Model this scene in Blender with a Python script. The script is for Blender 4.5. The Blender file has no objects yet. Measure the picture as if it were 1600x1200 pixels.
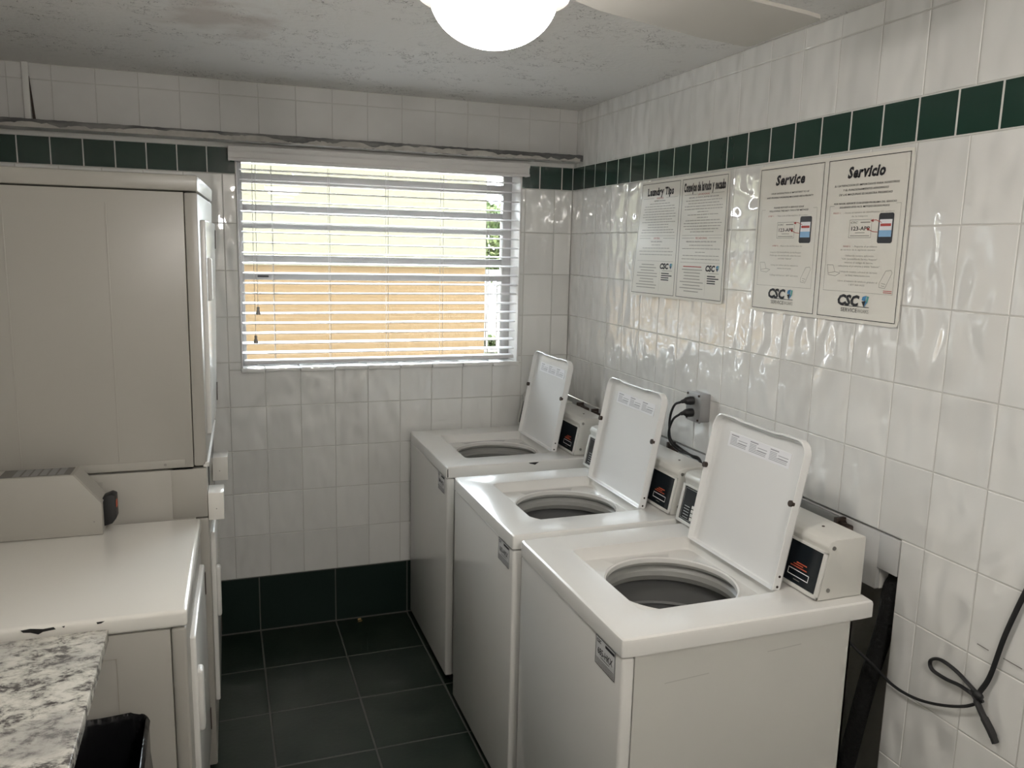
import bpy, bmesh, math, random
from mathutils import Vector, Matrix
random.seed(7)
S = bpy.context.scene
COL = S.collection

# ------------------------------------------------------------------ camera, world, lights, exposure
cam_d = bpy.data.cameras.new('camera')
cam = bpy.data.objects.new('camera', cam_d); COL.objects.link(cam); S.camera = cam
yaw, pitch, roll = .3498, -.1662, .0232
F = Vector((math.sin(yaw)*math.cos(pitch), math.cos(yaw)*math.cos(pitch), math.sin(pitch)))
R0 = Vector((math.cos(yaw), -math.sin(yaw), 0)); U0 = R0.cross(F)
R1 = R0*math.cos(roll)+U0*math.sin(roll); U1 = -R0*math.sin(roll)+U0*math.cos(roll)
M = Matrix((R1, U1, -F)).transposed().to_4x4(); M.translation = Vector((-1.6467, -3.7131, 1.7922))
cam.matrix_world = M
cam_d.sensor_width = 36; cam_d.lens = 1261.3/1600*36; cam_d.clip_start = .02

world = bpy.data.worlds.new('daylight'); S.world = world; world.use_nodes = True
bg = world.node_tree.nodes['Background']; bg.inputs[0].default_value = (.86, .94, 1.0, 1); bg.inputs[1].default_value = 30
sun_d = bpy.data.lights.new('sun', 'SUN'); sun_d.energy = 60.0; sun_d.angle = .02; sun_d.color = (1, .95, .86)
sun = bpy.data.objects.new('sun', sun_d); COL.objects.link(sun)
sun.rotation_euler = Vector((-.72, .16, -.67)).to_track_quat('-Z', 'Y').to_euler()
por_d = bpy.data.lights.new('window_portal', 'AREA'); por_d.shape = 'RECTANGLE'; por_d.size = 1.3; por_d.size_y = .88; por_d.energy = 1
por_d.cycles.is_portal = True
por = bpy.data.objects.new('window_portal', por_d); COL.objects.link(por); por.location = (-.915, .26, 1.67); por.rotation_euler = (math.radians(-90), 0, 0)
LAMP = 60.0; REAR_FILL = 60.0
S.view_settings.view_transform = 'Standard'; S.view_settings.look = 'None'; S.view_settings.gamma = 1
S.view_settings.use_curve_mapping = False; S.view_settings.exposure = 0.08

# ------------------------------------------------------------------ materials
MATS = {}
def mat(name, color, rough=.5, metal=0., bump=None, spec=.5, coat=0., var=None, emit=None):
    """bump=(scale, strength, stretch xyz, detail)  var=(scale, colour2, lo, hi, stretch)"""
    if name in MATS: return MATS[name]
    m = bpy.data.materials.new(name); m.use_nodes = True; nt = m.node_tree; n = nt.nodes; L = nt.links
    b = n['Principled BSDF']
    b.inputs['Base Color'].default_value = (*color, 1); b.inputs['Roughness'].default_value = rough
    b.inputs['Metallic'].default_value = metal; b.inputs['Specular IOR Level'].default_value = spec
    b.inputs['Coat Weight'].default_value = coat; b.inputs['Coat Roughness'].default_value = .08
    geo = n.new('ShaderNodeNewGeometry')
    def noise(scale, stretch, detail):
        mp = n.new('ShaderNodeMapping'); mp.inputs['Scale'].default_value = stretch
        L.new(geo.outputs['Position'], mp.inputs['Vector'])
        t = n.new('ShaderNodeTexNoise'); t.inputs['Scale'].default_value = scale; t.inputs['Detail'].default_value = detail
        L.new(mp.outputs[0], t.inputs['Vector']); return t
    if bump:
        t = noise(bump[0], bump[2] if len(bump) > 2 else (1, 1, 1), bump[3] if len(bump) > 3 else 2)
        bp = n.new('ShaderNodeBump'); bp.inputs['Strength'].default_value = bump[1]; bp.inputs['Distance'].default_value = .01
        L.new(t.outputs[0], bp.inputs['Height']); L.new(bp.outputs[0], b.inputs['Normal'])
    if var:
        t = noise(var[0], var[4] if len(var) > 4 else (1, 1, 1), 5)
        r = n.new('ShaderNodeMapRange'); r.inputs[1].default_value = var[2]; r.inputs[2].default_value = var[3]
        mx = n.new('ShaderNodeMix'); mx.data_type = 'RGBA'; mx.inputs[6].default_value = (*color, 1); mx.inputs[7].default_value = (*var[1], 1)
        L.new(t.outputs[0], r.inputs[0]); L.new(r.outputs[0], mx.inputs[0]); L.new(mx.outputs[2], b.inputs['Base Color'])
    if emit:
        b.inputs['Emission Color'].default_value = (*emit[0], 1); b.inputs['Emission Strength'].default_value = emit[1]
    MATS[name] = m; return m

def tile_mat():
    m = mat('white_glazed_tile', (.80, .795, .77), .02, spec=.85)
    n = m.node_tree.nodes; L = m.node_tree.links; b = n['Principled BSDF']
    geo = [x for x in n if x.type == 'NEW_GEOMETRY'][0]
    mp = n.new('ShaderNodeMapping'); mp.inputs['Scale'].default_value = (1, 1, .5); L.new(geo.outputs['Position'], mp.inputs['Vector'])
    t = n.new('ShaderNodeTexNoise'); t.inputs['Scale'].default_value = 21; t.inputs['Detail'].default_value = 0; t.inputs['Distortion'].default_value = .2
    L.new(mp.outputs[0], t.inputs['Vector'])
    mp2 = n.new('ShaderNodeMapping'); mp2.inputs['Scale'].default_value = (1, 1, .7); L.new(geo.outputs['Position'], mp2.inputs['Vector'])
    t2 = n.new('ShaderNodeTexNoise'); t2.inputs['Scale'].default_value = 16; t2.inputs['Detail'].default_value = 0; L.new(mp2.outputs[0], t2.inputs['Vector'])
    ad = n.new('ShaderNodeMath'); ad.operation = 'ADD'; L.new(t.outputs[0], ad.inputs[0]); L.new(t2.outputs[0], ad.inputs[1])
    bp = n.new('ShaderNodeBump'); bp.inputs['Strength'].default_value = .58; bp.inputs['Distance'].default_value = .01
    L.new(ad.outputs[0], bp.inputs['Height']); L.new(bp.outputs[0], b.inputs['Normal'])
    b.inputs['Coat Weight'].default_value = 1; b.inputs['Coat Roughness'].default_value = .015; b.inputs['Coat IOR'].default_value = 1.75; L.new(bp.outputs[0], b.inputs['Coat Normal'])
    # slight per tile shade
    oi = n.new('ShaderNodeObjectInfo'); r = n.new('ShaderNodeMapRange'); r.inputs[3].default_value = .94; r.inputs[4].default_value = 1.04
    L.new(oi.outputs['Random'], r.inputs[0]); mx = n.new('ShaderNodeMix'); mx.data_type = 'RGBA'; mx.blend_type = 'MULTIPLY'; mx.inputs[0].default_value = 1
    mx.inputs[6].default_value = (.80, .795, .77, 1); cb = n.new('ShaderNodeCombineColor')
    for i in range(3): L.new(r.outputs[0], cb.inputs[i])
    L.new(cb.outputs[0], mx.inputs[7]); L.new(mx.outputs[2], b.inputs['Base Color'])
    return m
TILE = tile_mat()
PALE = mat('satin_painted_tile', (.66, .65, .63), .42, bump=(14, .06), var=(3, (.58, .57, .55), .4, .7))
GREEN = mat('green_glazed_tile', (.012, .040, .028), .16, bump=(30, .04))
GROUT = mat('pale_grout', (.55, .54, .51), .9)
GROUTW = mat('white_grout', (.62, .62, .59), .9)
DGROUT = mat('grey_grout', (.10, .10, .09), .9)
FLOORT = mat('dark_green_floor_tile', (.006, .014, .009), .38, spec=.3, bump=(60, .05), var=(5, (.017, .026, .018), .35, .7))
BASET = mat('dark_green_base_tile', (.006, .016, .012), .5, spec=.3, bump=(60, .05))
PLASTER = mat('white_plaster', (.72, .71, .68), .7, bump=(40, .1))
ENAMEL = mat('white_enamel', (.72, .71, .68), .2, coat=.25, bump=(9, .03))
ENAMELL = mat('white_enamel_lid', (.76, .76, .75), .22, coat=.2, bump=(7, .05))
ALMOND = mat('almond_enamel', (.37, .355, .318), .34, bump=(9, .03))  # darkened so the dryers' near sides stay dim under the added fill
ALMLIT = mat('almond_enamel_lit', (.76, .74, .69), .16, coat=.2)  # lit copy of the almond: lightened so the dryer top reads bright
WPLAST = mat('white_plastic', (.66, .65, .62), .35)
CREAM = mat('cream_housing', (.63, .62, .58), .33, bump=(9, .03))
BLACKP = mat('black_panel', (.008, .012, .016), .22)
BLACK = mat('black_rubber', (.012, .012, .013), .5)
BAG = mat('black_bag_plastic', (.006, .006, .007), .22, bump=(26, .5, (1, 1, .35), 3))
DARK = mat('dark_gap', (.012, .012, .012), .9)
GREYSTL = mat('grey_painted_steel', (.25, .25, .24), .6)  # plain grey for the channel, receptacles and label print
TUBM = mat('grey_tub_plastic', (.34, .34, .32), .4)
TUBD = mat('dark_tub_steel', (.24, .24, .235), .35, metal=.3)
STEEL = mat('steel_screw', (.30, .29, .27), .4, metal=.8)
ALU = mat('window_aluminium', (.42, .41, .40), .5, metal=.2)
WHITE = mat('white_paint', (.75, .73, .71), .5)
SLAT = mat('white_slat', (.80, .79, .80), .4)
CORDM = mat('white_string', (.6, .6, .6), .8)
INK = mat('black_ink', (.015, .014, .018), .6)
FINE = mat('fine_print_ink', (.36, .35, .32), .7)
INK2 = mat('grey_ink', (.16, .15, .14), .7)
RED = mat('red_ink', (.45, .07, .06), .6)
BLUE = mat('blue_ink', (.03, .20, .42), .5)
TEAL = mat('teal_ink', (.12, .38, .36), .5)
LBLUE = mat('light_blue_ink', (.25, .45, .68), .5)
PAPER = mat('sign_plastic', (.74, .72, .66), .35)
PAPERW = mat('sticker_paper', (.68, .68, .68), .45)
LABW = mat('label_white', (.78, .78, .80), .45)
REDP = mat('red_print', (.50, .10, .05), .5)
BRONZE = mat('brown_valve_metal', (.05, .035, .028), .6, metal=.3)
OUTM = mat('grey_outlet_metal', (.38, .38, .38), .45, metal=.5)
PIPE = mat('yellowed_pipe', (.48, .41, .27), .6, var=(20, (.2, .15, .08), .55, .7))
NICKEL = mat('brushed_nickel', (.35, .32, .29), .35, metal=.8)
FANW = mat('pale_fan_blade', (.50, .48, .44), .5)
BLDG = mat('beige_stucco', (.038, .0265, .0150), .9, spec=0, bump=(9, .8, (1, 1, 2.2), 4))
BLDGU = mat('pale_yellow_stucco', (.048, .0455, .033), .9, spec=0, bump=(9, .8, (1, 1, 2.2), 4))
LEAF = mat('leaf_green', (.022, .034, .010), .7, spec=.1, var=(6, (.045, .055, .022), .4, .6))
GRASS = mat('pale_concrete', (.74, .71, .66), .9, var=(3, (.68, .66, .60), .4, .6))

def granite():
    m = mat('speckled_granite', (.5, .48, .44), .18)
    n = m.node_tree.nodes; L = m.node_tree.links; b = n['Principled BSDF']
    geo = [x for x in n if x.type == 'NEW_GEOMETRY'][0]
    t = n.new('ShaderNodeTexNoise'); t.inputs['Scale'].default_value = 24; t.inputs['Detail'].default_value = 8; t.inputs['Roughness'].default_value = .72; t.inputs['Distortion'].default_value = .25
    mp = n.new('ShaderNodeMapping'); mp.inputs['Rotation'].default_value = (0, 0, .7); mp.inputs['Scale'].default_value = (1, 1.4, 1)
    L.new(geo.outputs['Position'], mp.inputs['Vector']); L.new(mp.outputs[0], t.inputs['Vector'])
    cr = n.new('ShaderNodeValToRGB'); e = cr.color_ramp
    e.elements[0].position = .33; e.elements[0].color = (.045, .04, .04, 1)
    e.elements[1].position = .58; e.elements[1].color = (.74, .71, .64, 1)
    for p, c in ((.40, (.11, .10, .095)), (.44, (.30, .285, .26)), (.49, (.54, .52, .46))):
        x = e.elements.new(p); x.color = (*c, 1)
    L.new(t.outputs[0], cr.inputs[0])
    t2 = n.new('ShaderNodeTexNoise'); t2.inputs['Scale'].default_value = 6; t2.inputs['Detail'].default_value = 3; L.new(geo.outputs['Position'], t2.inputs['Vector'])
    r2 = n.new('ShaderNodeMapRange'); r2.inputs[1].default_value = .45; r2.inputs[2].default_value = .65; r2.inputs[4].default_value = .6; L.new(t2.outputs[0], r2.inputs[0])
    mx = n.new('ShaderNodeMix'); mx.data_type = 'RGBA'; mx.inputs[7].default_value = (.27, .26, .25, 1)
    L.new(r2.outputs[0], mx.inputs[0]); L.new(cr.outputs[0], mx.inputs[6]); L.new(mx.outputs[2], b.inputs['Base Color'])
    return m
GRAN = granite()

def ceiling_mat():
    m = mat('cracked_plaster_ceiling', (.86, .84, .81), .65)
    n = m.node_tree.nodes; L = m.node_tree.links; b = n['Principled BSDF']
    geo = [x for x in n if x.type == 'NEW_GEOMETRY'][0]
    def noi(s, d, dist=0, st=(1, 1, 1)):
        mp = n.new('ShaderNodeMapping'); mp.inputs['Scale'].default_value = st; L.new(geo.outputs['Position'], mp.inputs['Vector'])
        t = n.new('ShaderNodeTexNoise'); t.inputs['Scale'].default_value = s; t.inputs['Detail'].default_value = d; t.inputs['Distortion'].default_value = dist
        L.new(mp.outputs[0], t.inputs['Vector']); return t
    def mr(src, a, c, lo=0, hi=1):
        r = n.new('ShaderNodeMapRange'); r.inputs[1].default_value = a; r.inputs[2].default_value = c; r.inputs[3].default_value = lo; r.inputs[4].default_value = hi
        L.new(src, r.inputs[0]); return r.outputs[0]
    def mth(op, a, c=None, v=None):
        k = n.new('ShaderNodeMath'); k.operation = op; L.new(a, k.inputs[0])
        if c is not None: L.new(c, k.inputs[1])
        if v is not None: k.inputs[1].default_value = v
        return k.outputs[0]
    # thin broken cracks: iso-lines of a distorted noise, masked by a patchy noise
    t = noi(26, 3, .9); d = mth('ABSOLUTE', mth('SUBTRACT', t.outputs[0], v=.5)); line = mr(d, .0, .016, 1, 0)
    mask = mr(noi(4.2, 3).outputs[0], .44, .56); mask2 = mr(noi(17, 1).outputs[0], .42, .52)
    crack = mth('MULTIPLY', mth('MULTIPLY', line, mask), mask2)
    hgt = mth('SUBTRACT', mth('MULTIPLY', noi(45, 4, .4).outputs[0], v=.5), crack)
    bp = n.new('ShaderNodeBump'); bp.inputs['Strength'].default_value = .5; bp.inputs['Distance'].default_value = .012
    L.new(hgt, bp.inputs['Height']); L.new(bp.outputs[0], b.inputs['Normal'])
    # brown water stain round a fixed place
    vm = n.new('ShaderNodeVectorMath'); vm.operation = 'DISTANCE'; vm.inputs[1].default_value = (-1.63, -.98, 2.45); L.new(geo.outputs['Position'], vm.inputs[0])
    dn = mth('ADD', vm.outputs['Value'], mth('MULTIPLY', noi(7, 4).outputs[0], v=.5)); st = mr(dn, .30, .46, .6, 0)
    mx = n.new('ShaderNodeMix'); mx.data_type = 'RGBA'; mx.inputs[6].default_value = (.86, .84, .81, 1); mx.inputs[7].default_value = (.52, .44, .39, 1); L.new(st, mx.inputs[0])
    mx2 = n.new('ShaderNodeMix'); mx2.data_type = 'RGBA'; mx2.inputs[7].default_value = (.22, .19, .18, 1)
    L.new(mth('MULTIPLY', crack, v=.9), mx2.inputs[0]); L.new(mx.outputs[2], mx2.inputs[6]); L.new(mx2.outputs[2], b.inputs['Base Color'])
    return m
CEIL = ceiling_mat()
LEDGE = mat('peeling_grey_paint', (.11, .11, .108), .8, bump=(50, .3), var=(7, (.24, .235, .225), .45, .65, (1, 1, 3)))

def glass_mat():
    m = bpy.data.materials.new('window_glass'); m.use_nodes = True; n = m.node_tree.nodes; L = m.node_tree.links
    n.remove(n['Principled BSDF']); o = n['Material Output']
    a = n.new('ShaderNodeBsdfTransparent'); a.inputs[0].default_value = (.96, .97, .97, 1); g = n.new('ShaderNodeBsdfGlossy'); g.inputs['Roughness'].default_value = .02
    f = n.new('ShaderNodeFresnel'); f.inputs[0].default_value = 1.4; x = n.new('ShaderNodeMixShader')
    L.new(f.outputs[0], x.inputs[0]); L.new(a.outputs[0], x.inputs[1]); L.new(g.outputs[0], x.inputs[2]); L.new(x.outputs[0], o.inputs[0]); return m
GLASS = glass_mat()
LAMPM = mat('lit_opal_glass', (.9, .87, .8), .3, emit=((1, .95, .89), LAMP))

# ------------------------------------------------------------------ helpers
def obj(name, bm_or_mesh, m, parent=None, smooth=30, loc=None):
    if isinstance(bm_or_mesh, bmesh.types.BMesh):
        bmesh.ops.recalc_face_normals(bm_or_mesh, faces=bm_or_mesh.faces)
        me = bpy.data.meshes.new(name); bm_or_mesh.to_mesh(me); bm_or_mesh.free()
        if smooth:
            for p in me.polygons: p.use_smooth = True
            me.set_sharp_from_angle(angle=math.radians(smooth))
    else: me = bm_or_mesh
    if m is not None and not me.materials: me.materials.append(m)
    o = bpy.data.objects.new(name, me); COL.objects.link(o)
    if parent is not None: o.parent = parent
    if loc: o.location = loc
    return o
def empty(name, loc=(0, 0, 0), rz=0, label=None, cat=None, group=None):
    o = bpy.data.objects.new(name, None); COL.objects.link(o); o.location = loc; o.rotation_euler = (0, 0, rz); o.empty_display_size = .05
    if label: o['label'] = label
    if cat: o['category'] = cat
    if group: o['group'] = group
    return o
def tag(o, label=None, cat=None, group=None, kind=None):
    if label: o['label'] = label
    if cat: o['category'] = cat
    if group: o['group'] = group
    if kind: o['kind'] = kind
    return o
def NB(): return bmesh.new()
def abox(bm, x0, x1, y0, y1, z0, z1, bev=0, seg=2, mtx=None):
    t = bmesh.new(); bmesh.ops.create_cube(t, size=1)
    for v in t.verts: v.co = Vector(((x0+x1)/2+v.co.x*(x1-x0), (y0+y1)/2+v.co.y*(y1-y0), (z0+z1)/2+v.co.z*(z1-z0)))
    if bev: bmesh.ops.bevel(t, geom=list(t.edges), offset=bev, segments=seg, affect='EDGES', profile=.5)
    if mtx is not None: bmesh.ops.transform(t, matrix=mtx, verts=t.verts)
    me = bpy.data.meshes.new('tmp'); t.to_mesh(me); t.free(); bm.from_mesh(me); bpy.data.meshes.remove(me)
    return bm
def box(name, b, m, parent=None, bev=0, seg=2, mtx=None, smooth=30):
    return obj(name, abox(NB(), *b, bev=bev, seg=seg, mtx=mtx), m, parent, smooth)
def tube(bm, pts, r, n=8, cap=True, flat=1.0):
    pts = [Vector(p) for p in pts]; rings = []
    T0 = (pts[1]-pts[0]).normalized(); ref = Vector((0, 0, 1)) if abs(T0.z) < .9 else Vector((1, 0, 0))
    nrm = T0.cross(ref).normalized()
    for i, p in enumerate(pts):
        T = (pts[min(i+1, len(pts)-1)]-pts[max(i-1, 0)]).normalized()
        nrm = (nrm-T*nrm.dot(T)).normalized(); b = T.cross(nrm); rr = r[i] if isinstance(r, (list, tuple)) else r
        rings.append([bm.verts.new(p+nrm*rr*math.cos(2*math.pi*k/n)+b*rr*flat*math.sin(2*math.pi*k/n)) for k in range(n)])
    for a, b in zip(rings, rings[1:]):
        for k in range(n): bm.faces.new((a[k], a[(k+1) % n], b[(k+1) % n], b[k]))
    if cap: bm.faces.new(rings[0]); bm.faces.new(rings[-1])
    return bm
def spline(pts, sub=8):
    P = [Vector(p) for p in pts]; P = [P[0]*2-P[1]]+P+[P[-1]*2-P[-2]]; out = []
    for i in range(1, len(P)-2):
        for s in range(sub):
            t = s/sub; a, b, c, d = P[i-1:i+3]
            out.append(.5*((2*b)+(c-a)*t+(2*a-5*b+4*c-d)*t*t+(3*b-a-3*c+d)*t**3))
    out.append(P[-2]); return out
def lathe(bm, prof, n=48, c=(0, 0), cap0=False, cap1=False):
    rings = [[bm.verts.new((c[0]+r*math.cos(2*math.pi*k/n), c[1]+r*math.sin(2*math.pi*k/n), z)) for k in range(n)] for r, z in prof]
    for a, b in zip(rings, rings[1:]):
        for k in range(n): bm.faces.new((a[k], a[(k+1) % n], b[(k+1) % n], b[k]))
    if cap0: bm.faces.new(rings[0])
    if cap1: bm.faces.new(rings[-1])
    return bm
def prism(bm, pts, y0, y1, bev=0, mtx=None, seg=2):
    """polygon pts (x,z) extruded along y"""
    t = bmesh.new(); a = [t.verts.new((x, y0, z)) for x, z in pts]; b = [t.verts.new((x, y1, z)) for x, z in pts]; n = len(pts)
    t.faces.new(a); t.faces.new(b)
    for k in range(n): t.faces.new((a[k], a[(k+1) % n], b[(k+1) % n], b[k]))
    bmesh.ops.recalc_face_normals(t, faces=t.faces)
    if bev: bmesh.ops.bevel(t, geom=list(t.edges), offset=bev, segments=seg, affect='EDGES', profile=.5)
    if mtx is not None: bmesh.ops.transform(t, matrix=mtx, verts=t.verts)
    me = bpy.data.meshes.new('tmp'); t.to_mesh(me); t.free(); bm.from_mesh(me); bpy.data.meshes.remove(me); return bm
def frame(o, U, V, W):
    m = Matrix((Vector(U), Vector(V), Vector(W))).transposed().to_4x4(); m.translation = Vector(o); return m
def rect(bm, mtx, u0, u1, v0, v1, w=0):
    vs = [bm.verts.new(mtx @ Vector(p)) for p in ((u0, v0, w), (u1, v0, w), (u1, v1, w), (u0, v1, w))]; bm.faces.new(vs)
def slab(bm, mtx, u0, u1, v0, v1, w0, w1, bev=0):
    return abox(bm, u0, u1, v0, v1, w0, w1, bev=bev, mtx=mtx)
def outline(bm, mtx, u0, u1, v0, v1, t, w=0):
    for r in ((u0, u1, v0, v0+t), (u0, u1, v1-t, v1), (u0, u0+t, v0, v1), (u1-t, u1, v0, v1)): rect(bm, mtx, *r, w)
def line(bm, mtx, a, b, t, w=0):
    a = Vector(a); b = Vector(b); d = (b-a).normalized(); n = Vector((-d.y, d.x))*t/2
    vs = [bm.verts.new(mtx @ Vector((p.x, p.y, w))) for p in (a-n, b-n, b+n, a+n)]; bm.faces.new(vs)
def poly(bm, mtx, pts, w=0):
    bm.faces.new([bm.verts.new(mtx @ Vector((*p, w))) for p in pts])
def text(bm, mtx, s, u, v, cap, width=None, bold=0, shear=0, align='CENTER', w=0):
    """flat lettering: cap height `cap`, centred on (u, v); width squeezes it to that length"""
    c = bpy.data.curves.new('t', 'FONT'); c.body = s; c.size = 1; c.align_x = align; c.offset = bold; c.shear = shear; c.resolution_u = 2
    o = bpy.data.objects.new('t', c); me = bpy.data.meshes.new_from_object(o)
    xs = [p.co.x for p in me.vertices]
    if xs:
        k = cap/.72; wd = max(xs)-min(xs); kx = width/wd if width else k
        for p in me.vertices: p.co = mtx @ Vector((u+(p.co.x-(max(xs)+min(xs))/2 if align == 'CENTER' else p.co.x-min(xs))*kx, v+(p.co.y-.36)*k, w))
        bm.from_mesh(me)
    bpy.data.meshes.remove(me); bpy.data.objects.remove(o); bpy.data.curves.remove(c)

SERIF = dict(i='bl', r='bl', n='bl br', l='bl', d='tr br', p='dl tl', u='tl tr br', L='bl tl', T='bc', v='tl2 tr2', y='tl2 tr2', j='tl', a='br')
def title(bm, mtx, s, u, v, cap, width, shear=0, w=0):
    """bold lettering with slab serifs, letter by letter"""
    L = []; x = 0
    for ch in s:
        if ch == ' ': x += .30; continue
        t = bmesh.new(); text(t, Matrix.Identity(4), ch, 0, 0, .72, bold=.045, align='LEFT'); wd = max(q.co.x for q in t.verts)
        xh = .72 if (ch.isupper() or ch in 'ld') else .53; up = xh-.36; dn = -.36
        for c in SERIF.get(ch, '').split():
            k = .13; th = .07
            if c == 'bl': b = (-.06, k+.06, dn-.01, dn+th)
            elif c == 'br': b = (wd-k-.05, wd+.05, dn-.01, dn+th)
            elif c == 'bc': b = (wd/2-.13, wd/2+.13, dn-.01, dn+th)
            elif c == 'dl': b = (-.06, k+.06, dn-.21, dn-.14)
            elif c == 'tl': b = (-.08, .08, up-th-.01, up)
            elif c == 'tr': b = (wd-.20, wd-.04, up-th, up+.01)
            elif c == 'tl2': b = (-.04, .18, up-th, up)
            else: b = (wd-.18, wd+.04, up-th, up)
            rect(t, Matrix.Identity(4), b[0], b[1], b[2], b[3], .0001)
        for q in t.verts: q.co.x += x
        L.append(t); x += wd+(-.01 if ch == 'r' else .045)
    tot = x-.045; k = cap/.72; kx = width/tot
    for t in L:
        for q in t.verts:
            q.co = mtx @ Vector((u+(q.co.x-tot/2)*kx+shear*q.co.y*kx, v+q.co.y*k, w))
        me = bpy.data.meshes.new('tmp'); t.to_mesh(me); t.free(); bm.from_mesh(me); bpy.data.meshes.remove(me)

# ------------------------------------------------------------------ room dimensions
CEIL_Z = 2.45; XL = -2.62; YR = -4.7
G = .1523; HZ = .2003; ZB, ZT = 2.0766, 2.186; ZR = [1.0693+HZ*k for k in range(-5, 6)]
WX0, WX1, WZ0, WZ1 = -1.562, -.266, 1.236, 2.150
BASEZ = .268

# floor
floor = box('floor', (XL-.1, .25, YR-.1, .25, -.1, -.0015), DGROUT); tag(floor, kind='structure')
tile_cache = {}
def tile_mesh(w, h, t, m, ch=.0015):
    key = (round(w, 4), round(h, 4), t, m.name)
    if key in tile_cache: return tile_cache[key]
    me = bpy.data.meshes.new('tile'); vs = []
    for (i, z) in ((0, 0), (0, t-ch), (ch, t)):
        vs += [(-w/2+i, -h/2+i, z), (w/2-i, -h/2+i, z), (w/2-i, h/2-i, z), (-w/2+i, h/2-i, z)]
    fs = []
    for l in (0, 4):
        for k in range(4): fs.append((l+k, l+(k+1) % 4, l+4+(k+1) % 4, l+4+k))
    fs.append((8, 9, 10, 11)); me.from_pydata(vs, [], fs); me.materials.append(m); tile_cache[key] = me; return me
def clip(r, holes):
    out = [r]
    for (ha0, ha1, hb0, hb1) in holes:
        nx = []
        for (a0, a1, b0, b1) in out:
            if a1 <= ha0 or a0 >= ha1 or b1 <= hb0 or b0 >= hb1: nx.append((a0, a1, b0, b1)); continue
            if b0 < hb0: nx.append((a0, a1, b0, hb0))
            if b1 > hb1: nx.append((a0, a1, hb1, b1))
            c0, c1 = max(b0, hb0), min(b1, hb1)
            if a0 < ha0: nx.append((a0, ha0, c0, c1))
            if a1 > ha1: nx.append((ha1, a1, c0, c1))
        out = nx
    return [r for r in out if r[1]-r[0] > .008 and r[3]-r[2] > .008]
def lay(name, cells, basis, origin, parent, m, gap=.003, t=.006, holes=(), sink=.0042):
    """cells (a0,a1,b0,b1) on a plane; basis = (A, B, N)"""
    A, B, N = map(Vector, basis); origin = Vector(origin)-N*sink
    for c in cells:
        for (a0, a1, b0, b1) in clip(c, holes):
            o = bpy.data.objects.new(name, tile_mesh(a1-a0-gap, b1-b0-gap, t, m)); COL.objects.link(o); o.parent = parent
            mt = frame(Vector(origin)+A*((a0+a1)/2)+B*((b0+b1)/2), A, B, N)
            j = random.uniform(-.0016, .0016); o.matrix_local = mt @ Matrix.Rotation(j, 4, 'X') @ Matrix.Rotation(random.uniform(-.0016, .0016), 4, 'Y')
def grid(al, bl): return [(a0, a1, b0, b1) for a0, a1 in zip(al, al[1:]) for b0, b1 in zip(bl, bl[1:])]
fx = sorted([x for x in [-1.5156+.3475*i for i in range(-4, 5)] if XL < x < 0]+[XL, 0]); fy = sorted([y for y in [-.360-.3505*j for j in range(13)] if y > YR]+[YR, 0])
lay('tile', grid(fx, fy), ((1, 0, 0), (0, 1, 0), (0, 0, 1)), (0, 0, -.006), floor, FLOORT, gap=.006, sink=0)

# ceiling
ceil_ = box('ceiling', (XL-.1, .25, YR-.1, .25, CEIL_Z, CEIL_Z+.12), CEIL); tag(ceil_, kind='structure')

# back wall
bm = NB()
for b in ((XL-.1, WX0, .002, .25, -.05, CEIL_Z), (WX1, 0, .002, .25, -.05, CEIL_Z), (WX0, WX1, .002, .25, -.05, WZ0), (WX0, WX1, .004, .25, WZ1, CEIL_Z)): abox(bm, *b)
wb = obj('wall_back', bm, GROUT, smooth=0); tag(wb, kind='structure')
hole = [(WX0, WX1, WZ0, WZ1)]
cols = sorted([x for x in [-.0931-G*k for k in range(18)] if x > XL]+[XL, 0])
BB = ((1, 0, 0), (0, 0, 1), (0, -1, 0)); O = (0, .002, 0)
lay('tile', grid(cols, [BASEZ]+[z for z in ZR if .3 < z < 2.0]+[ZB]), BB, O, wb, TILE, holes=hole)
gc = sorted([x for x in [-.058-.1154*k for k in range(24)] if x > XL]+[XL, 0])
box('white_grout_bed', (XL, WX0-.001, .0008, .0045, ZB, ZT+.01), GROUTW, wb, smooth=0); box('white_grout_bed', (WX1+.001, 0, .0005, .0045, ZB, ZT+.01), GROUTW, wb, smooth=0)
lay('border_tile', grid(gc, [ZB, ZT]), BB, O, wb, GREEN, holes=[(WX0, WX1, WZ0, ZT+.01)])
box('dark_grout_bed', (XL, 0, -.001, .0045, 0, BASEZ), DGROUT, wb, smooth=0)
lay('base_tile', grid(fx, [.004, BASEZ]), BB, (0, .0, 0), wb, BASET, gap=.005, sink=.0035)
for x0, x1 in zip(fx, fx[1:]): prism(NB(), [], 0, 0) if False else None
cv = obj('cove', prism(NB(), [(0, 0)]*0 or [(-.0, 0), (-.03, 0), (-.012, .012), (-.006, .034), (0, .034)], XL, 0, mtx=Matrix.Rotation(math.radians(90), 4, 'Z')), BASET, wb)
cv.name = 'cove_trim'
box('paint_strip', (XL, 0, -.004, .005, ZT+.001, 2.206), PLASTER, wb, smooth=0)
# soffit beam above the window, faced with the same tiles in a flatter paint
beam = box('trim_1', (XL, 0, -.034, .01, 2.212, CEIL_Z), GROUT, smooth=0); tag(beam, kind='structure')
lay('tile', grid(cols, [2.214, 2.390, 2.449]), BB, (0, -.034, 0), beam, PALE, gap=.002, t=.004, sink=.0028)
box('joint_strip', (-2.322, -2.300, -.046, -.036, 2.21, 2.45), PLASTER, beam, bev=.002)
obj('crack', prism(NB(), [(-2.302, 2.40), (-2.299, 2.40), (-2.286, 2.243), (-2.296, 2.243)], -.0405, -.036), BRONZE, beam)
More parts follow.
